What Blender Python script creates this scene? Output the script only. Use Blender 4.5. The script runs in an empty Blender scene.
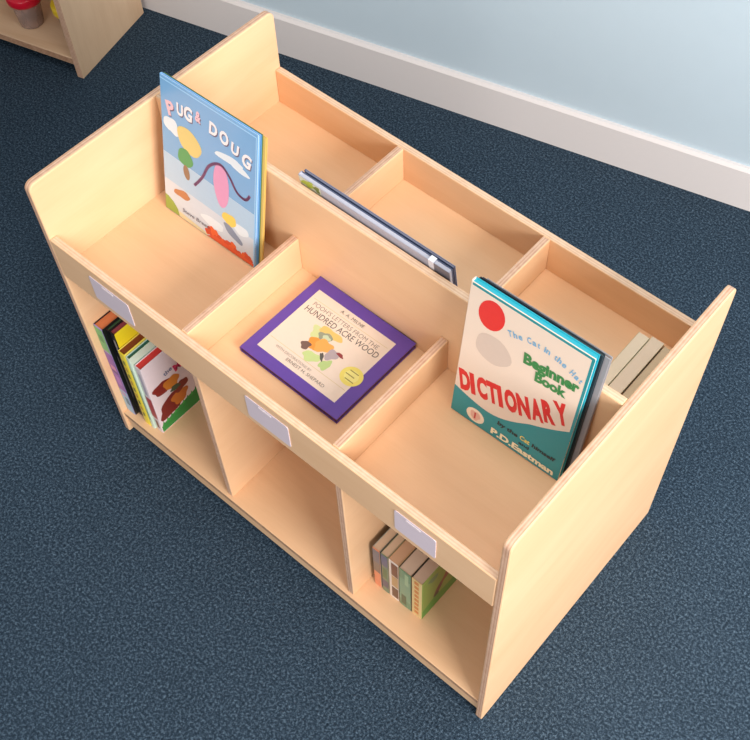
import bpy, bmesh, math, random
from mathutils import Matrix, Vector
random.seed(7)
C = bpy.context.scene.collection
R = math.radians

# ------------------------------------------------------------------ materials
def lin(c):
    return tuple(((v/255)/12.92 if v/255 <= .04045 else ((v/255+.055)/1.055)**2.4) for v in c) + (1,)
MATS = {}
def plain(name, rgb, rough=.45, var=.04, scale=60, spec=.5, **kw):
    """procedural material: base colour with slight mottling"""
    if name in MATS: return MATS[name]
    m = bpy.data.materials.new(name); m.use_nodes = True; nt = m.node_tree
    b = nt.nodes['Principled BSDF']; b.inputs['Roughness'].default_value = rough
    b.inputs['Specular IOR Level'].default_value = spec
    tc = nt.nodes.new('ShaderNodeTexCoord'); no = nt.nodes.new('ShaderNodeTexNoise'); no.inputs['Scale'].default_value = scale
    mix = nt.nodes.new('ShaderNodeMix'); mix.data_type = 'RGBA'
    c = lin(rgb)
    mix.inputs['A'].default_value = tuple(v*(1-var) for v in c[:3]) + (1,)
    mix.inputs['B'].default_value = tuple(min(1, v*(1+var)) for v in c[:3]) + (1,)
    nt.links.new(tc.outputs['Object'], no.inputs['Vector']); nt.links.new(no.outputs['Fac'], mix.inputs['Factor'])
    nt.links.new(mix.outputs['Result'], b.inputs['Base Color'])
    for k, v in kw.items(): b.inputs[k.replace('_', ' ')].default_value = v
    MATS[name] = m; return m

def wood(name, grain, base=(238, 196, 154), dark=(229, 184, 140)):
    m = bpy.data.materials.new(name); m.use_nodes = True; nt = m.node_tree; N = nt.nodes.new; L = nt.links.new
    b = nt.nodes['Principled BSDF']; b.inputs['Roughness'].default_value = .42; b.inputs['Specular IOR Level'].default_value = .45
    tc = N('ShaderNodeTexCoord')
    def noise(sc, detail, stretch):
        mp = N('ShaderNodeMapping'); s = [1, 1, 1]; s[grain] = stretch; mp.inputs['Scale'].default_value = s
        L(tc.outputs['Object'], mp.inputs['Vector']); n = N('ShaderNodeTexNoise'); n.inputs['Scale'].default_value = sc
        n.inputs['Detail'].default_value = detail; n.inputs['Distortion'].default_value = .6
        L(mp.outputs['Vector'], n.inputs['Vector']); return n
    n1 = noise(22, 3, .16); n2 = noise(7, 2, .5); n3 = noise(300, 2, .06)
    a = N('ShaderNodeMath'); a.operation = 'ADD'; L(n1.outputs['Fac'], a.inputs[0]); L(n2.outputs['Fac'], a.inputs[1])
    a2 = N('ShaderNodeMath'); a2.operation = 'MULTIPLY_ADD'; L(n3.outputs['Fac'], a2.inputs[0]); a2.inputs[1].default_value = .35; L(a.outputs[0], a2.inputs[2])
    mr = N('ShaderNodeMapRange'); mr.inputs['From Min'].default_value = .85; mr.inputs['From Max'].default_value = 1.5
    L(a2.outputs[0], mr.inputs['Value'])
    mix = N('ShaderNodeMix'); mix.data_type = 'RGBA'; mix.inputs['A'].default_value = lin(dark); mix.inputs['B'].default_value = lin(base)
    L(mr.outputs['Result'], mix.inputs['Factor']); L(mix.outputs['Result'], b.inputs['Base Color'])
    bp = N('ShaderNodeBump'); bp.inputs['Strength'].default_value = .04; bp.inputs['Distance'].default_value = .001
    L(n3.outputs['Fac'], bp.inputs['Height']); L(bp.outputs['Normal'], b.inputs['Normal'])
    return m
def ply(name, axis, c_dark, c_light, period=.0045):
    """plywood edge: thin darker and lighter veneers stacked along one axis"""
    m = bpy.data.materials.new(name); m.use_nodes = True; nt = m.node_tree; N = nt.nodes.new; L = nt.links.new
    b = nt.nodes['Principled BSDF']; b.inputs['Roughness'].default_value = .5; b.inputs['Specular IOR Level'].default_value = .35
    tc = N('ShaderNodeTexCoord'); sx = N('ShaderNodeSeparateXYZ'); L(tc.outputs['Object'], sx.inputs[0])
    mu = N('ShaderNodeMath'); mu.operation = 'MULTIPLY'; mu.inputs[1].default_value = 2*math.pi/period; L(sx.outputs[axis], mu.inputs[0])
    si = N('ShaderNodeMath'); si.operation = 'SINE'; L(mu.outputs[0], si.inputs[0])
    no = N('ShaderNodeTexNoise'); no.inputs['Scale'].default_value = 90; L(tc.outputs['Object'], no.inputs['Vector'])
    ad = N('ShaderNodeMath'); ad.operation = 'MULTIPLY_ADD'; L(si.outputs[0], ad.inputs[0]); ad.inputs[1].default_value = .33; L(no.outputs['Fac'], ad.inputs[2])
    mix = N('ShaderNodeMix'); mix.data_type = 'RGBA'; mix.inputs['A'].default_value = lin(c_dark); mix.inputs['B'].default_value = lin(c_light)
    L(ad.outputs[0], mix.inputs['Factor']); L(mix.outputs['Result'], b.inputs['Base Color']); return m
WOOD = [wood('birch_grain_x', 0), wood('birch_grain_y', 1), wood('birch_grain_z', 2)]
PLY = [ply('ply_edge_x', 0, (190, 142, 114), (224, 188, 160)), ply('ply_edge_y', 1, (214, 172, 138), (236, 204, 174)), ply('ply_edge_z', 2, (150, 104, 76), (212, 170, 138))]

def carpet():
    m = bpy.data.materials.new('navy_carpet'); m.use_nodes = True; nt = m.node_tree; N = nt.nodes.new; L = nt.links.new
    b = nt.nodes['Principled BSDF']; b.inputs['Roughness'].default_value = .95; b.inputs['Specular IOR Level'].default_value = .1
    tc = N('ShaderNodeTexCoord')
    n = N('ShaderNodeTexNoise'); n.inputs['Scale'].default_value = 210; n.inputs['Detail'].default_value = 6; n.inputs['Roughness'].default_value = .85
    n2 = N('ShaderNodeTexNoise'); n2.inputs['Scale'].default_value = 9; n2.inputs['Detail'].default_value = 4
    v = N('ShaderNodeTexVoronoi'); v.inputs['Scale'].default_value = 260
    for k in (n, n2, v): L(tc.outputs['Object'], k.inputs['Vector'])
    r = N('ShaderNodeValToRGB'); e = r.color_ramp.elements
    e[0].position = .33; e[0].color = lin((17, 27, 36)); e[1].position = .7; e[1].color = lin((112, 134, 152))
    k = e.new(.5); k.color = lin((40, 55, 69))
    L(n.outputs['Fac'], r.inputs['Fac'])
    mx = N('ShaderNodeMix'); mx.data_type = 'RGBA'; mx.blend_type = 'MULTIPLY'; mx.inputs['Factor'].default_value = .35
    L(r.outputs['Color'], mx.inputs['A'])
    r2 = N('ShaderNodeValToRGB'); r2.color_ramp.elements[0].position = .3; r2.color_ramp.elements[0].color = (.75, .75, .75, 1); r2.color_ramp.elements[1].position = .7
    L(n2.outputs['Fac'], r2.inputs['Fac']); L(r2.outputs['Color'], mx.inputs['B']); L(mx.outputs['Result'], b.inputs['Base Color'])
    bp = N('ShaderNodeBump'); bp.inputs['Strength'].default_value = .35; bp.inputs['Distance'].default_value = .004
    L(v.outputs['Distance'], bp.inputs['Height']); L(bp.outputs['Normal'], b.inputs['Normal'])
    return m

# ------------------------------------------------------------------ mesh helpers
def box(bm, lo, hi, mi=0):
    vs = [bm.verts.new((x, y, z)) for x in (lo[0], hi[0]) for y in (lo[1], hi[1]) for z in (lo[2], hi[2])]
    for f in ((0,1,3,2), (4,6,7,5), (0,4,5,1), (2,3,7,6), (0,2,6,4), (1,5,7,3)):
        bm.faces.new([vs[i] for i in f]).material_index = mi
def prism(bm, pts, axis, a0, a1, mi=0):
    """extrude a 2D outline (in the two other axes, cyclic order) along axis"""
    def P(p, a):
        v = [0, 0, 0]; v[axis] = a; o = [i for i in range(3) if i != axis]; v[o[0]], v[o[1]] = p; return v
    A = [bm.verts.new(P(p, a0)) for p in pts]; B = [bm.verts.new(P(p, a1)) for p in pts]
    bm.faces.new(A).material_index = mi; bm.faces.new(B[::-1]).material_index = mi
    n = len(pts)
    for i in range(n): bm.faces.new((A[i], B[i], B[(i+1) % n], A[(i+1) % n])).material_index = mi
def obj(name, bm, mats, parent=None, bevel=0, seg=2, smooth=False):
    bmesh.ops.recalc_face_normals(bm, faces=bm.faces)
    if bevel:
        es = [e for e in bm.edges if len(e.link_faces) == 2 and e.calc_face_angle(0) > R(35)]
        bmesh.ops.bevel(bm, geom=es, offset=bevel, segments=seg, affect='EDGES', profile=.5, clamp_overlap=True)
    me = bpy.data.meshes.new(name); bm.to_mesh(me); bm.free()
    for m in (mats if isinstance(mats, (list, tuple)) else [mats]): me.materials.append(m)
    if smooth:
        for p in me.polygons: p.use_smooth = True
    o = bpy.data.objects.new(name, me); C.objects.link(o)
    if parent: o.parent = parent
    return o
def thing(name, label, cat, loc=(0,0,0), rot=(0,0,0), group=None):
    o = bpy.data.objects.new(name, None); o.empty_display_size = .05; C.objects.link(o)
    o.location = loc; o.rotation_euler = rot; o['label'] = label; o['category'] = cat
    if group: o['group'] = group
    return o
def rounded(x0, x1, z0, z1, r, corners):
    """rectangle outline, listed corners ('bl','br','tr','tl') rounded"""
    out = []
    for k, (cx, cz, a) in dict(bl=(x0, z0, 180), br=(x1, z0, 270), tr=(x1, z1, 0), tl=(x0, z1, 90)).items():
        if k in corners:
            sx = 1 if cx == x0 else -1; sz = 1 if cz == z0 else -1
            for i in range(7):
                t = R(a + 90*i/6); out.append((cx + sx*r + r*math.cos(t), cz + sz*r + r*math.sin(t)))
        else: out.append((cx, cz))
    return out
def panel(name, axis, lo, hi, parent, grain, corners=(), r=.012, bev=.0016):
    """a plywood board, thin along axis, faces in birch and edges in ply"""
    bm = bmesh.new(); o = [i for i in range(3) if i != axis]
    prism(bm, rounded(lo[o[0]], hi[o[0]], lo[o[1]], hi[o[1]], r, corners), axis, lo[axis], hi[axis])
    bmesh.ops.recalc_face_normals(bm, faces=bm.faces)
    for f in bm.faces: f.material_index = 0 if abs(f.normal[axis]) > .9 else 1
    return obj(name, bm, [WOOD[grain], PLY[axis]], parent, bev)

# ------------------------------------------------------------------ setting
def struct(o): o['kind'] = 'structure'; return o
bm = bmesh.new(); box(bm, (-4, -4, -.05), (4, 3.2, 0)); struct(obj('floor', bm, carpet()))
WALL_A, WANG = Vector((-.9235, .9026, 0)), math.atan2(.4146, 1.5902)
WM = Matrix.Translation(WALL_A) @ Matrix.Rotation(WANG, 4, 'Z')
bm = bmesh.new(); box(bm, (-3, .014, 0), (5, .12, 2.7)); o = struct(obj('wall_back', bm, plain('pale_blue_paint', (192, 209, 219), .6, .015, 25))); o.matrix_world = WM
bm = bmesh.new(); prism(bm, [(0, 0), (.0138, 0), (.0138, .118), (.006, .118), (0, .110)], 0, -3, 5)
o = struct(obj('baseboard_back', bm, plain('white_trim_paint', (226, 219, 216), .45, .01))); o.matrix_world = WM

# ------------------------------------------------------------------ display unit
W, D, H, T = .915, .5219, .7110, .0135
ZL, ZAB, ZS, ZD, ZB = .5918, .5021, .5195, .5925, .0689
CY = D/2
u = thing('book_display_unit', 'double-sided birch plywood book display unit with open bins on top, standing on navy carpet', 'bookcase')
c0, c1 = CY - T/2, CY + T/2
d1, d2 = .2972, .6010
panel('side_panel', 0, (0, 0, 0), (T, D, H), u, 1, ('tl', 'tr'), .014, .0022)
panel('side_panel', 0, (W-T, 0, 0), (W, D, H), u, 1, ('tl', 'tr'), .014, .0022)
panel('center_divider', 1, (T, c0, .03), (W-T, c1, H), u, 0)
for s in (0, 1):
    f = (lambda a, b: (a, b)) if s == 0 else (lambda a, b: (D-b, D-a))
    y = f(0, T); panel('front_rail', 1, (T, y[0], ZAB), (W-T, y[1], ZL), u, 0)
    y = f(T, c0); panel('bin_floor', 2, (T, y[0], ZS-T), (W-T, y[1], ZS), u, 0, bev=.0004)
    y = f(.003, c0); panel('bottom_shelf', 2, (T, y[0], ZB-T), (W-T, y[1], ZB), u, 0, bev=.001)
    y = f(.006, .006+T); panel('kick_rail', 1, (T, y[0], .018), (W-T, y[1], ZB-T), u, 0, bev=.001)
    for d in (d1, d2):
        y = f(T, c0); panel('bin_divider', 0, (d, y[0], ZS), (d+T, y[1], ZD), u, 1)
        y = f(.009, c0); panel('shelf_divider', 0, (d, y[0], ZB), (d+T, y[1], ZS-T), u, 1)
lilac = plain('frosted_label_plastic', (224, 208, 216), .3, .03, 40)
clear = plain('label_slot_white', (236, 222, 224), .3, .01)
for x0, x1 in ((.099, .190), (.440, .527), (.727, .801)):
    bm = bmesh.new(); prism(bm, rounded(x0, x1, .517, .574, .004, ('tl', 'tr', 'bl', 'br')), 1, -.0012, 0)
    h = obj('label_holder', bm, lilac, u, .0003, 1)
    cx = (x0+x1)/2
    bm = bmesh.new(); prism(bm, rounded(cx-.016, cx+.010, .5655, .5695, .0015, ('tl', 'tr', 'bl', 'br')), 1, -.0018, -.0011)
    obj('finger_notch', bm, clear, h)

# ------------------------------------------------------------------ lettering and pictures
_tc = {}
def glyphs(body, bold):
    k = (body, bold)
    if k not in _tc:
        cu = bpy.data.curves.new('lettering', 'FONT'); cu.body = body; cu.size = 1; cu.offset = bold; cu.resolution_u = 3
        o = bpy.data.objects.new('lettering', cu); C.objects.link(o)
        dg = bpy.context.evaluated_depsgraph_get(); me = bpy.data.meshes.new_from_object(o.evaluated_get(dg))
        vs = [tuple(v.co) for v in me.vertices]; fs = [tuple(p.vertices) for p in me.polygons]
        bpy.data.objects.remove(o); bpy.data.meshes.remove(me); bpy.data.curves.remove(cu)
        _tc[k] = (vs, fs)
    return _tc[k]
class Cover:
    """collects flat printed shapes on a book face; u right, v up, in metres; printed on the plane y=0 facing -y"""
    def __init__(s): s.bm = bmesh.new(); s.mats = []; s.lvl = 0
    def mi(s, m):
        if m not in s.mats: s.mats.append(m)
        return s.mats.index(m)
    def poly(s, pts, m):
        s.lvl += 1; y = -.000012*s.lvl - .00008
        f = s.bm.faces.new([s.bm.verts.new((p[0]/1000, y, max(.8, p[1])/1000)) for p in pts]); f.material_index = s.mi(m)
        f.normal_update()
        if f.normal.y > 0: f.normal_flip()
    def ell(s, cx, cy, rx, ry, m, rot=0, n=24, wob=0):
        c, q = math.cos(R(rot)), math.sin(R(rot)); pts = []
        for i in range(n):
            a = 2*math.pi*i/n; w = 1 + wob*math.sin(3*a+cx) + wob*.7*math.sin(5*a+cy)
            x, y = rx*w*math.cos(a), ry*w*math.sin(a); pts.append((cx+x*c-y*q, cy+x*q+y*c))
        s.poly(pts, m)
    def line(s, pts, w, m):
        for (x0, y0), (x1, y1) in zip(pts, pts[1:]):
            d = Vector((x1-x0, y1-y0)).normalized(); n = Vector((-d.y, d.x))*w/2; e = d*w*.3
            s.poly([(x0-e.x+n.x, y0-e.y+n.y), (x1+e.x+n.x, y1+e.y+n.y), (x1+e.x-n.x, y1+e.y-n.y), (x0-e.x-n.x, y0-e.y-n.y)], m)
            s.lvl -= 1
        s.lvl += 1
    def text(s, body, x, y, w, cap, m, rot=0, bold=.01, skew=0):
        """body from baseline-left (x, y), fitted to width w and capital height cap (mm)"""
        vs, fs = glyphs(body, bold); x0 = min(v[0] for v in vs); x1 = max(v[0] for v in vs)
        s.lvl += 1; yy = -.000012*s.lvl - .00008; c, q = math.cos(R(rot)), math.sin(R(rot)); bv = []
        for v in vs:
            b = v[1]*cap/.73; a = (v[0]-x0)/(x1-x0)*w + b*skew
            bv.append(s.bm.verts.new(((x+a*c-b*q)/1000, yy, (y+a*q+b*c)/1000)))
        for f in fs:
            try: g = s.bm.faces.new([bv[i] for i in f])
            except ValueError: continue
            g.material_index = s.mi(m); g.normal_update()
            if g.normal.y > 0: g.normal_flip()
    def done(s, name, parent):
        me = bpy.data.meshes.new(name); s.bm.to_mesh(me); s.bm.free()
        for m in s.mats: me.materials.append(m)
        o = bpy.data.objects.new(name, me); C.objects.link(o); o.parent = parent; return o

_ink = {}
def ink(rgb, rough=.3):
    if rgb not in _ink: _ink[rgb] = plain('ink_%d_%d_%d' % rgb, rgb, rough, .03, 120)
    return _ink[rgb]
PAGE = plain('page_edges', (226, 214, 196), .8, .1, 900)

def book(name, label, loc, rot, w, h, th, front, back=None, spine=None, page=None, ct=.0016, over=.002, group=None, cat='book', soft=False):
    """origin: lower spine corner of the front face; +x spine to fore edge, +z up, +y front to back"""
    b = thing(name, label, cat, loc, rot, group)
    back = back or front; spine = spine or front; page = page or PAGE
    ct = min(ct, th*.28)
    bm = bmesh.new(); box(bm, (ct*.6, 0, 0), (w, ct, h)); fc = obj('front_cover', bm, front, b, ct*.3, 1)
    bm = bmesh.new(); box(bm, (ct*.6, th-ct, 0), (w, th, h)); obj('back_cover', bm, back, b, ct*.3, 1)
    bm = bmesh.new()
    prism(bm, [(ct*1.2, 0), (ct*1.2, th), (ct*.45, th-th*.04), (0, th*.72), (0, th*.28), (ct*.45, th*.04)] if th > .005 else [(ct, 0), (ct, th), (0, th*.8), (0, th*.2)], 2, 0, h)
    sp = obj('spine', bm, spine, b)
    bm = bmesh.new(); box(bm, (ct*1.0, ct*.98, over), (w-over, th-ct*.98, h-over)); obj('page_block', bm, page, b)
    return b, fc, sp
def spine_art(sp, th, bands, marks=()):
    """bands (v0, v1, material) and marks painted on the spine face (x=0 facing -x)"""
    bm = bmesh.new(); mats = []
    def q(a0, a1, z0, z1, m, lv):
        if m not in mats: mats.append(m)
        x = -.0001 - lv*.00008
        f = bm.faces.new([bm.verts.new(p) for p in ((x, a0, z0), (x, a0, z1), (x, a1, z1), (x, a1, z0))]); f.material_index = mats.index(m)
        f.normal_update()
        if f.normal.x > 0: f.normal_flip()
    for z0, z1, m in bands: q(th*.04, th*.96, z0, z1, m, 0)
    for a0, a1, z0, z1, m in marks: q(th*a0, th*a1, z0, z1, m, 1)
    me = bpy.data.meshes.new('spine_print'); bm.to_mesh(me); bm.free()
    for m in mats: me.materials.append(m)
    o = bpy.data.objects.new('spine_print', me); C.objects.link(o); o.parent = sp

# ---------- sky blue picture book, front left bin (leans back on the divider)
G1 = 'picture books leaning in the front left bin'
def lean_row(x, y, yaw, lean, specs):
    """specs: list of dicts placed one behind the other; returns them"""
    out = []; cum = 0; l = R(lean)
    for sp in specs:
        dx, dt = sp.pop('dx', 0), sp.pop('gap', .0003)
        cum += dt if out else 0
        th = sp['th']; off = cum/math.cos(l)
        loc = (x+dx - off*math.sin(R(yaw)), y + off*math.cos(R(yaw)) + dx*math.tan(R(yaw)), ZS + max(0, th*math.sin(l)) + .0002)
        out.append(book(loc=loc, rot=(-l, 0, R(yaw)), **sp)); cum += th
    return out
sky = plain('sky_blue_cover', (126, 176, 219), .22, .05, 14)
res = lean_row(.0448, .2005, .59, 11.26, [
    dict(name='picture_book', label='sky blue picture book with white title letters leaning upright in front left bin', w=.2075, h=.2614, th=.0055, front=sky, page=ink((214, 226, 236)), group=G1),
    dict(name='picture_book', label='thin blue and green book directly behind the sky blue picture book', w=.207, h=.260, th=.0028, front=ink((92, 150, 196)), back=ink((96, 128, 60)), spine=ink((70, 120, 70)), page=ink((120, 140, 96)), dx=.0025, group=G1),
    dict(name='picture_book', label='narrow golden yellow book at the back of the row with the sky blue picture book', w=.206, h=.2545, th=.0036, front=ink((226, 190, 104)), page=ink((246, 226, 178)), dx=.009, group=G1)])
b, fc, sp = res[0]
c = Cover(); P_ = lambda *a: ink(a)
rim = P_(158, 205, 240)
c.poly([(1, 0), (206, 0), (206, 110), (1, 120)], P_(176, 205, 228)); c.poly([(1, 0), (206, 0), (206, 58), (1, 66)], P_(206, 216, 226))
c.line([(2, 256), (204, 256)], 2.4, rim); c.line([(204.6, 3), (204.6, 256)], 2.4, rim)
for q in ((20, 180, 16, 12, 20), (148, 184, 30, 7, 4), (172, 178, 20, 6, -8), (30, 172, 12, 9, 0), (176, 60, 17, 10, 0), (112, 36, 26, 10, 0)):
    c.ell(q[0], q[1], q[2], q[3], P_(226, 236, 242), q[4], wob=.06)
hill = P_(150, 172, 74); c.poly([(1, 1), (34, 1), (30, 14), (20, 24), (8, 30), (1, 31)], hill)
c.poly([(34, 1), (100, 1), (100, 5), (60, 9), (32, 12)], P_(222, 214, 170))
for i in range(9):
    x = 104 + i*11; y = 18 + 6*math.sin(i*1.7) - .8*i
    c.ell(x, max(6, y-6), 9, 9, P_(232, 98, 44) if i % 2 else P_(214, 74, 40), i*20, wob=.22)
c.poly([(98, 1), (205, 1), (205, 7), (120, 12)], P_(226, 88, 44))
# plain colour patches in place of the drawn characters
c.ell(62, 168, 28, 22, P_(228, 204, 128), -30, wob=.03)
c.ell(52, 132, 17, 17, P_(84, 160, 98), -20, wob=.05); c.ell(54, 104, 7, 14, P_(150, 118, 92), 10)
c.ell(132, 124, 17, 42, P_(224, 156, 194), 3, wob=.02)
kp = [(66, 88), (72, 90), (90, 116), (106, 148), (130, 164), (150, 152), (166, 132), (184, 128), (194, 142), (196, 160)]; rib = []
for i in range(1, len(kp)-2):
    for k in range(8):
        t = k/8; rib.append(tuple(.5*((2*p1)+(-p0+p2)*t+(2*p0-5*p1+4*p2-p3)*t*t+(-p0+3*p1-3*p2+p3)*t**3) for p0, p1, p2, p3 in zip(kp[i-1], kp[i], kp[i+1], kp[i+2])))
c.line(rib, 5, P_(140, 92, 134))
c.ell(42, 52, 19, 8, P_(190, 128, 86), 8, wob=.1); c.ell(150, 66, 16, 12, P_(246, 208, 98), 0, wob=.08); c.ell(158, 42, 24, 8, P_(134, 148, 170), -28, wob=.08)
c.done('cover_picture', fc)
c = Cover(); shadow = P_(96, 90, 120); white = P_(246, 240, 240); pink = P_(244, 196, 204)
for ch, x, y, w, h_, rt in (('P', 17, 196, 17, 25, 16), ('U', 36, 208, 14, 21, 0), ('G', 51, 209, 18, 25, -4), ('&', 76, 218, 12, 19, -6), ('D', 106, 212, 17, 22, -4), ('O', 129, 207, 19, 23, 3), ('U', 152, 202, 16, 20, -6), ('G', 174, 193, 19, 24, -10)):
    c.text(ch, x+1.8, y-1.8, w, h_, shadow, rt, .035); c.lvl -= 1
c.lvl += 1
for ch, x, y, w, h_, rt in (('P', 17, 196, 17, 25, 16), ('U', 36, 208, 14, 21, 0), ('G', 51, 209, 18, 25, -4), ('&', 76, 218, 12, 19, -6), ('D', 106, 212, 17, 22, -4), ('O', 129, 207, 19, 23, 3), ('U', 152, 202, 16, 20, -6), ('G', 174, 193, 19, 24, -10)):
    c.text(ch, x, y, w, h_, pink if ch in 'P&' else white, rt, .04); c.lvl -= 1
c.lvl += 1
c.done('title', fc)

c = Cover(); c.lvl = 60; c.text('Steve Breen', 42, 17, 62, 8, P_(84, 78, 104), 0, .0, .12); c.done('author_name', fc)

# ---------- dictionary, front right bin
G2 = 'books leaning in the front right bin'
cream = plain('cream_cover', (230, 211, 193), .3, .02, 14); teal = ink((24, 140, 148))
res = lean_row(.6635, .2012, .74, 6.3, [
    dict(name='dictionary', label='cream and teal children\'s dictionary facing out of front right bin', w=.196, h=.2796, th=.0105, front=cream, back=ink((40, 160, 178)), page=ink((44, 168, 186)), spine=cream, group=G2),
    dict(name='picture_book', label='black-topped book directly behind the cream and teal dictionary', w=.130, h=.2765, th=.0055, front=ink((22, 26, 34)), page=ink((30, 52, 62)), dx=.004, group=G2),
    dict(name='picture_book', label='dark slate book second behind the cream and teal dictionary', w=.194, h=.2700, th=.0062, front=ink((44, 58, 66)), page=ink((60, 68, 70)), dx=.004, group=G2),
    dict(name='picture_book', label='pale grey glossy book rearmost behind the cream and teal dictionary', w=.199, h=.2640, th=.0062, front=ink((150, 148, 152)), page=ink((126, 112, 104)), dx=.007, group=G2)])
b, fc, sp = res[0]
c = Cover(); gry = P_(226, 210, 192)
c.line([(5, 276.5), (194, 276.5)], 4.5, teal); c.line([(193.6, 60), (193.6, 276)], 4.5, teal)
pts = [(1, 60)] + [(x, 60 - 13*math.sin(math.pi*min(1, x/130)) + (max(0, x-60)/136)**1.7*62) for x in range(12, 197, 10)] + [(195.6, 118), (195.6, .5), (1, .5)]
c.poly(pts, teal)
# plain patches in place of the drawn character
c.ell(40, 240, 21, 28, P_(220, 48, 50), -8, wob=.0); c.ell(52, 178, 30, 27, P_(208, 190, 176), 0, wob=.03)
c.ell(44, 21, 16, 15, P_(238, 222, 200)); c.ell(44, 21, 9, 10, P_(224, 178, 160), wob=.1); c.text('I', 42, 14, 3, 14, P_(190, 60, 60), 0, .02)
c.done('cover_picture', fc)
c = Cover(); red = P_(214, 38, 44); green = P_(50, 132, 74); blue = P_(112, 172, 208)
xs = [11, 30, 42, 60, 78, 90, 111, 133, 151, 169]; ws = [17, 9, 16, 16, 9, 19, 19, 17, 17, 19]
for i, ch in enumerate('DICTIONARY'):
    t = xs[i]; y = 64 + 4*math.sin(t/30) + (t/180)**1.8*72 - 4
    c.text(ch, t, y, ws[i]*(1.12 if ch != 'I' else .9), 39, red, 12 + i*1.0, .06); c.lvl -= 1
c.lvl += 1
c.done('title', fc); c = Cover(); c.lvl = 30
c.text('Beginner', 100, 194, 88, 20, green, 5, .05); c.text('Book', 122, 174, 50, 18, green, 4, .05); c.done('subtitle', fc); c = Cover(); c.lvl = 30
def arc(body, x0, x1, yf, cap, m, bold=.01):
    n = len(body)
    wsx = [dict(i=.4, l=.4, I=.4, t=.6).get(ch, 1.0 if ch != ' ' else .7) for ch in body]; tot = sum(wsx); acc = 0
    for ch, wx in zip(body, wsx):
        x = x0 + (x1-x0)*acc/tot; acc += wx
        if ch == ' ': continue
        dy = (yf(x+1)-yf(x-1))/2; c.text(ch, x, yf(x), (x1-x0)*wx/tot*.8, cap, m, math.degrees(math.atan(dy)), bold); c.lvl -= 1
    c.lvl += 1
arc('The Cat in the Hat', 71, 187, lambda x: 222 + 15*math.sin(math.pi*(x-66)/116), 11, blue, .025)
c.done('series_name', fc); c = Cover(); c.lvl = 30
c.text('by the', 82, 36, 36, 8.5, P_(12, 34, 44), 0, .04, .1); c.text('Cat', 122, 37, 17, 9.5, P_(240, 214, 96), 0, .02); c.text('himself', 143, 37, 40, 8.5, P_(12, 34, 44), 0, .04, .1)
c.text('and', 122, 25, 18, 7, P_(12, 34, 44), 0, .03)
c.text('P.D.Eastman', 74, 8, 112, 13, P_(244, 232, 196), -1, .045)
c.done('author_name', fc)

# ---------- purple square book lying flat, front middle bin
purple = plain('purple_cloth', (98, 68, 158), .4, .08, 60)
b, fc, sp = book('storybook', 'square purple storybook with cream cover panel lying flat in front middle bin', (.3488, .0725, ZS+.0125), (R(-90), 0, R(-.5)), .2035, .1815, .012, purple, page=ink((70, 26, 44)), spine=purple, ct=.0022, over=.0015)
c = Cover(); pc = P_(234, 213, 194); ln = P_(214, 190, 140)
c.poly([(19, 20), (181, 20), (181, 56), (181, 88), (181, 160), (19, 160)], pc)
c.line([(24, 142.5), (176, 145)], .9, ln); c.line([(23, 46), (178, 46)], .9, ln)
# loose watercolour patches in place of the drawn animals
for q in ((78, 96, 17, 12, (206, 212, 150)), (92, 107, 22, 9, (226, 190, 110)), (90, 97, 12, 10, (150, 152, 128)), (92, 97, 7, 6, (196, 206, 170)), (86, 78, 15, 11, (240, 150, 62)), (99, 84, 15, 12, (238, 166, 84)), (76, 68, 8, 8, (120, 90, 80)),
          (98, 58, 16, 9, (196, 212, 140)), (124, 60, 11, 8, (182, 202, 130)), (120, 80, 12, 9, (176, 160, 162)), (130, 88, 3, 7, (150, 60, 60)), (110, 68, 3, 8, (90, 84, 78))):
    c.ell(q[0], q[1], q[2], q[3], P_(*q[4]), q[0]*2, wob=.14)
c.ell(169, 71, 19, 17.5, P_(236, 218, 108)); c.ell(169, 71, 12, 11, P_(240, 228, 138))
for k, (x, y) in enumerate(((160, 79), (158, 71), (163, 63))): c.line([(x, y), (x+16, y)], 1.6, P_(150, 136, 62))
c.done('cover_picture', fc)
c = Cover(); tx = P_(112, 98, 92)
c.text('A. A. MILNE', 74, 148.5, 48, 6.5, tx, 0, 0); c.text("POOH'S LETTERS FROM THE", 31, 131, 134, 8.5, P_(138, 120, 108), .5, .0)
c.text('HUNDRED ACRE WOOD', 27, 116, 148, 11.5, P_(98, 88, 84), 1.2, .005)
c.done('title', fc); c = Cover(); c.lvl = 30
c.text('WITH DECORATIONS BY', 42, 36, 74, 5, P_(170, 154, 140), 0, .0); c.text('ERNEST H. SHEPARD', 72, 27.5, 78, 6, P_(140, 124, 112), 0, .0)
c.done('author_name', fc)

# ---------- grey books standing behind the divider, back middle bin
G3 = 'slim books standing in the back middle bin'
def stand_back(y0, lean, dx, **k):
    return book(loc=(.3110+dx, y0, ZS+.0002), rot=(R(lean), 0, 0), group=G3, **k)
b, fc, sp = stand_back(.2972, 8, .0002, name='picture_book', label='slim silver grey book with white spine sticker peeking over the centre divider', w=.2885, h=.2090, th=.0085, front=ink((178, 177, 190)), back=ink((78, 86, 112)), page=ink((196, 196, 208)))
c = Cover(); c.poly([(1, 186), (44, 186), (44, 208), (1, 208)], P_(206, 210, 190)); c.ell(18, 199, 14, 7, P_(168, 184, 62), 20, wob=.2); c.ell(36, 199, 6, 7, P_(104, 120, 52), 0, wob=.2); c.done('cover_picture', fc)
bm = bmesh.new(); box(bm, (.250, -.0004, .168), (.260, 0, .2094)); box(bm, (.250, -.0004, .2090), (.260, .0087, .2094)); obj('spine_sticker', bm, ink((240, 238, 246)), b)
bm = bmesh.new(); box(bm, (.260, -.0003, .0), (.2886, 0, .2090)); obj('end_band', bm, ink((120, 116, 126)), b)
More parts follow.
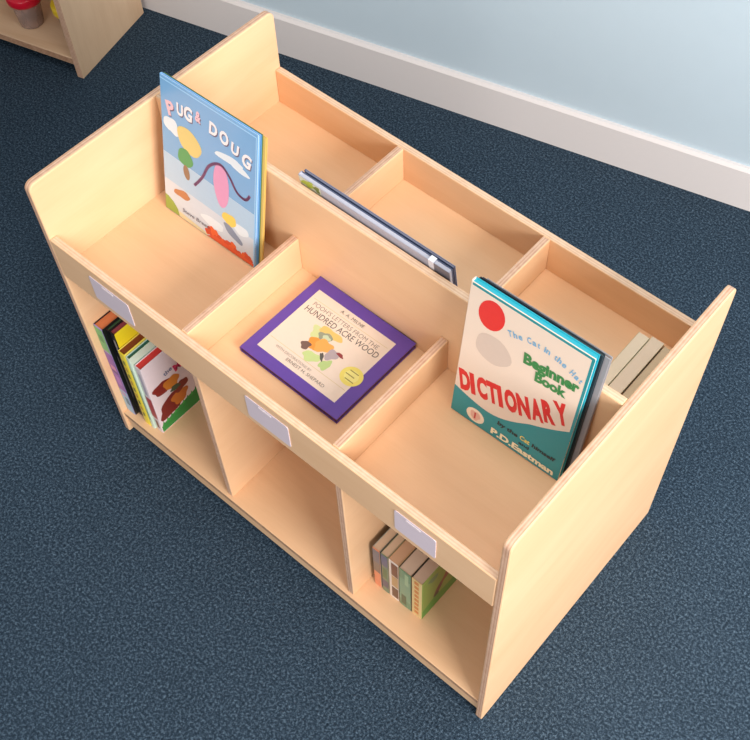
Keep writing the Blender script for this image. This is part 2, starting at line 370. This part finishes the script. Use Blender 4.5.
stand_back(.3078, 8, .0025, name='picture_book', label='thin slate blue book behind the silver grey book with white sticker', w=.2855, h=.2095, th=.0045, front=ink((70, 80, 108)), back=ink((120, 124, 146)), page=ink((150, 150, 168)))

# ---------- small board books, back right bin
G4 = 'small thick books in the back right bin'
brd = [ink((226, 204, 174)), ink((220, 196, 168)), ink((196, 170, 134))]
for i, (xr, th, h, w, lb) in enumerate(((.8515, .0180, .120, .148, 'leftmost of three small tan-edged books standing in back right bin'), (.8735, .0205, .122, .152, 'middle of three small tan-edged books standing in back right bin'), (.8900, .0150, .120, .150, 'tan-edged book in back right bin, the one against the side panel'))):
    book('board_book', lb, (xr, .2690, ZS+.0002), (0, 0, R(90)), w, h, th, ink((200, 184, 150)) if i < 2 else ink((120, 96, 66)), page=brd[i], over=.0004, ct=.0008, group=G4)

# ---------- upright books, lower left cubby (spines to the front)
G5 = 'children\'s books upright in the lower left cubby'
def shelved(xr, y, w, h, th, **k):
    return book(loc=(xr, y, ZB+.0002), rot=(0, 0, R(90)), w=w, h=h, th=th, **k)
K = ink((24, 20, 24))
b, fc, sp = shelved(.0372, .013, .20, .2850, .0232, name='picture_book', label='tall book with purple green and pale blue spine, farthest left in lower left cubby', front=ink((20, 24, 22)), back=ink((42, 20, 24)), spine=ink((176, 160, 214)), page=ink((222, 128, 80)), group=G5)
spine_art(sp, .0232, [(.21, .283, ink((106, 190, 118))), (.08, .205, ink((142, 84, 178))), (.002, .078, ink((150, 196, 220)))],
    [(.2, .8, .15, .165, ink((214, 140, 180))), (.15, .85, .14, .146, ink((70, 40, 110))), (.2, .7, .10, .13, ink((176, 110, 200))), (.3, .8, .24, .26, ink((60, 150, 90))), (.2, .6, .03, .055, ink((60, 120, 150))), (.3, .8, .06, .072, ink((196, 150, 200)))])
b, fc, sp = shelved(.0455, .021, .20, .2830, .0078, name='picture_book', label='black-spined book next to the purple and green spine, lower left cubby', front=K, spine=K, page=ink((60, 110, 70)), group=G5)
spine_art(sp, .0078, [(.002, .281, K)], [(.4, .6, .06, .20, ink((150, 140, 130)))])
b, fc, sp = shelved(.0600, .021, .20, .2835, .0135, name='picture_book', label='tall black-spined book with bright yellow cover, lower left cubby', front=ink((240, 214, 40)), back=K, spine=K, page=ink((150, 62, 74)), group=G5)
spine_art(sp, .0135, [(.002, .281, K)], [(.35, .55, .05, .12, ink((190, 180, 160))), (.3, .7, .22, .262, ink((170, 158, 150)))])
b, fc, sp = shelved(.0785, .0155, .19, .2440, .0170, name='picture_book', label='yellow-spined book with maroon page tops, lower left cubby', front=ink((238, 216, 92)), spine=ink((246, 220, 60)), page=ink((128, 54, 40)), group=G5)
spine_art(sp, .017, [], [(.35, .7, .03+.022*i, .043+.022*i, ink((206, 150, 60) if i % 2 else (120, 116, 60))) for i in range(9)])
b, fc, sp = shelved(.0895, .0165, .19, .2405, .0100, name='picture_book', label='mint green spined book with teal top between yellow and red books', front=ink((206, 226, 206)), spine=ink((208, 228, 208)), page=ink((34, 104, 98)), group=G5)
spine_art(sp, .010, [], [(.4, .7, .03, .2, ink((130, 170, 120)))])
b, fc, sp = shelved(.1085, .0200, .185, .2200, .0170, name='picture_book', label='white picture book with brown shapes and green grass, facing open side of lower left cubby', front=ink((232, 216, 220)), spine=ink((222, 206, 208)), page=ink((222, 52, 48)), group=G5)
spine_art(sp, .017, [(.05, .12, ink((190, 60, 66)))], [(.3, .7, .13, .20, ink((180, 170, 186))), (.3, .7, .012, .04, ink((120, 60, 52)))])
c = Cover(); gr = P_(34, 140, 62)
c.poly([(2, 2), (184, 2), (184, 62), (150, 56), (110, 50), (70, 42), (40, 34), (12, 26), (2, 20)], gr)
for i in range(16): c.poly([(4+i*11, 20+i*2.4), (12+i*11, 22+i*2.4), (9+i*11, 34+i*2.6)], P_(58, 168, 70) if i % 2 else gr)
for q in ((30, 128, 18, 22, (132, 28, 30)), (52, 122, 19, 18, (206, 124, 40)), (40, 62, 26, 36, (122, 26, 28)), (60, 66, 20, 20, (200, 112, 40)), (70, 92, 18, 12, (126, 34, 30)), (56, 100, 12, 8, (60, 84, 60)), (112, 104, 14, 20, (180, 96, 52)), (118, 118, 9, 10, (140, 52, 40))):
    c.ell(q[0], q[1], q[2], q[3], P_(*q[4]), q[0]*3, wob=.12)
c.done('cover_picture', fc)
c = Cover(); c.lvl = 40; c.text('M', 66, 142, 17, 20, P_(206, 34, 96), 8, .05); c.text('the', 42, 152, 20, 13, P_(96, 108, 140), 12, .02); c.done('title', fc)

# ---------- small books, lower right cubby
G6 = 'small books upright in the lower right cubby'
tan = ink((206, 178, 150)); Wd = .128
for xr, th, h, spc, frc, pg, lb, bands, marks in (
    (.6425, .0165, .152, (226, 140, 104), (150, 150, 140), tan, 'small book with orange and slate spine, leftmost in lower right cubby', [(.10, .150, ink((104, 106, 120))), (.06, .10, ink((120, 108, 100)))], []),
    (.6605, .0155, .154, (110, 134, 108), (160, 150, 120), tan, 'small slate and green spined book second from left in lower right cubby', [(.11, .152, ink((92, 100, 130))), (.02, .05, ink((90, 90, 110)))], [(.2, .8, .06, .10, ink((80, 116, 80)))]),
    (.6835, .0220, .154, (238, 226, 214), (190, 150, 110), ink((198, 158, 126)), 'small book with white stripe and brown blocks on spine, lower right cubby', [], [(.05, .70, .10, .15, ink((122, 76, 60))), (.05, .70, .055, .098, ink((198, 158, 110))), (.05, .70, .008, .05, ink((104, 70, 56)))]),
    (.7115, .0270, .152, (112, 150, 116), (90, 80, 60), ink((204, 180, 158)), 'small book with worn green spine beside the yellow-lettered one, lower right cubby', [(.03, .12, ink((124, 164, 132)))], [(.2, .5, .1, .145, ink((160, 190, 150))), (.4, .8, .01, .05, ink((84, 104, 76)))]),
    (.7355, .0232, .153, (234, 204, 142), (148, 176, 86), ink((196, 170, 148)), 'small green-covered book with yellow spine and orange letters, lower right cubby', [], [(.3, .7, .012+.018*i, .024+.018*i, ink((216, 130, 58))) for i in range(8)])):
    b, fc, sp = book('board_book', lb, (xr, .052, ZB+.0002), (0, 0, R(90)), Wd, h, th, ink(frc), back=K if xr > .73 else None, spine=ink(spc), page=pg, over=.001, ct=.0012, group=G6)
    spine_art(sp, th, bands, marks)
c = Cover()
c.poly([(2, 2), (126, 2), (126, 40), (80, 36), (30, 40), (2, 30)], P_(84, 160, 60))
for q in ((46, 62, 8, 18, (112, 40, 70)), (64, 84, 8, 20, (140, 60, 60)), (84, 100, 10, 14, (120, 50, 56)), (40, 46, 7, 8, (60, 40, 50)), (30, 128, 14, 10, (110, 150, 110)), (98, 78, 10, 8, (150, 110, 80))):
    c.ell(q[0], q[1], q[2], q[3], P_(*q[4]), -30, wob=.12)
c.done('cover_picture', fc)

# ------------------------------------------------------------------ shelf in the far corner
SA = Vector((-.8438, .6179, 0)); SANG = R(15.0)
s = thing('toy_shelf', 'low birch shelf unit against the wall in the upper left corner', 'shelf', SA, (0, 0, SANG))
SD, SH, SW, ST = .278, .62, 1.0, .018
WOODB = [wood('shelf_birch_%d' % i, i, (230, 198, 164), (216, 180, 144)) for i in range(3)]
_sv = WOOD; WOOD = WOODB
panel('side_panel', 0, (-ST, 0, 0), (0, SD, SH), s, 2, ('tl', 'tr'), .012, .001)
panel('side_panel', 0, (-SW, 0, 0), (-SW+ST, SD, SH), s, 2, ('tl', 'tr'), .012, .001)
panel('bottom_board', 2, (-SW+ST, .004, .034), (-ST, SD-.012, .054), s, 0)
panel('shelf_board', 2, (-SW+ST, .004, .36), (-ST, SD-.012, .378), s, 0)
panel('top_board', 2, (-SW+ST, .004, .585), (-ST, SD-.012, .603), s, 0)
panel('back_panel', 1, (-SW+ST, SD-.012, .02), (-ST, SD-.002, .60), s, 0)
WOOD = _sv
def lathe(bm, prof, n=32):
    rings = [[bm.verts.new((r*math.cos(2*math.pi*i/n), r*math.sin(2*math.pi*i/n), z)) for i in range(n)] for r, z in prof]
    for a, b_ in zip(rings, rings[1:]):
        for i in range(n): bm.faces.new((a[i], a[(i+1) % n], b_[(i+1) % n], b_[i]))
    bm.faces.new(rings[0][::-1]); bm.faces.new(rings[-1])
plastic = plain('clear_jar_plastic', (244, 222, 216), .15, .01, Transmission_Weight=.7, IOR=1.2)
def jar(lb, x, y, lid, fill, lidname):
    p = Matrix.Translation(SA) @ Matrix.Rotation(SANG, 4, 'Z') @ Vector((x, y, .0545))
    j = thing('plastic_jar', lb, 'jar', p,  (0, 0, 0), 'clear plastic jars on the corner shelf')
    bm = bmesh.new(); lathe(bm, [(.026, 0), (.030, .002), (.037, .074), (.039, .076), (.0385, .084), (.0365, .084), (.035, .076), (.0285, .004)]); obj('jar_body', bm, plastic, j, smooth=True)
    bm = bmesh.new(); lathe(bm, [(.024, .0045), (.0262, .006), (.027, .022), (.018, .030)]); obj('contents', bm, ink(fill), j, smooth=True)
    bm = bmesh.new(); lathe(bm, [(.0393, .070), (.043, .071), (.044, .076), (.044, .090), (.042, .094), (.012, .095)]); obj('lid', bm, ink(lid, .3), j, smooth=True)
jar('clear plastic jar with red lid on the corner shelf', -.190, .074, (212, 20, 48), (70, 84, 70), 'red')
jar('clear plastic jar with yellow lid beside side panel of the corner shelf', -.064, .090, (238, 200, 40), (196, 140, 120), 'yellow')

# ------------------------------------------------------------------ light
w = bpy.data.worlds.new('World'); bpy.context.scene.world = w; w.use_nodes = True
w.node_tree.nodes['Background'].inputs['Color'].default_value = (.93, .96, 1, 1); w.node_tree.nodes['Background'].inputs['Strength'].default_value = .42
def area(name, loc, tgt, sx, sy, power, col):
    l = bpy.data.lights.new(name, 'AREA'); l.shape = 'RECTANGLE'; l.size = sx; l.size_y = sy; l.energy = power; l.color = col
    o = bpy.data.objects.new(name, l); C.objects.link(o); o.location = loc
    o.rotation_euler = (Vector(tgt)-Vector(loc)).to_track_quat('-Z', 'Y').to_euler(); return o
area('window_daylight', (3.5, -.45, 1.85), (.5, .2, .4), 1.8, 1.4, 176, (1, .965, .945))
area('front_window_daylight', (1.3, -3.3, 2.0), (.6, 0, .3), 2.2, 1.4, 44, (1, .98, .96))
area('ceiling_lamp', (.9, .2, 2.65), (.9, .2, 0), 1.0, 1.0, 19, (1, .97, .92))

# ------------------------------------------------------------------ camera
cam = bpy.data.cameras.new('camera'); co = bpy.data.objects.new('camera', cam); C.objects.link(co)
rv = Vector((2.4332, .8869, -.2551)); Rm = Matrix.Rotation(rv.length, 3, rv.normalized())
F, PX, PY = 1114.097, 419.1335, 383.2148
M = (Rm.transposed() @ Matrix(((1, 0, 0), (0, -1, 0), (0, 0, -1)))).to_4x4(); M.translation = (1.1839, -.5029, 1.9424)
co.matrix_world = M
cam.sensor_fit = 'HORIZONTAL'; cam.sensor_width = 36; cam.lens = F*36/750
cam.shift_x = -(PX-375)/750; cam.shift_y = (PY-370)/750; cam.clip_start = .05
sc = bpy.context.scene; sc.camera = co
sc.view_settings.view_transform = 'Standard'; sc.view_settings.look = 'None'; sc.view_settings.gamma = 1; sc.view_settings.use_curve_mapping = False
sc.view_settings.exposure = 0.0
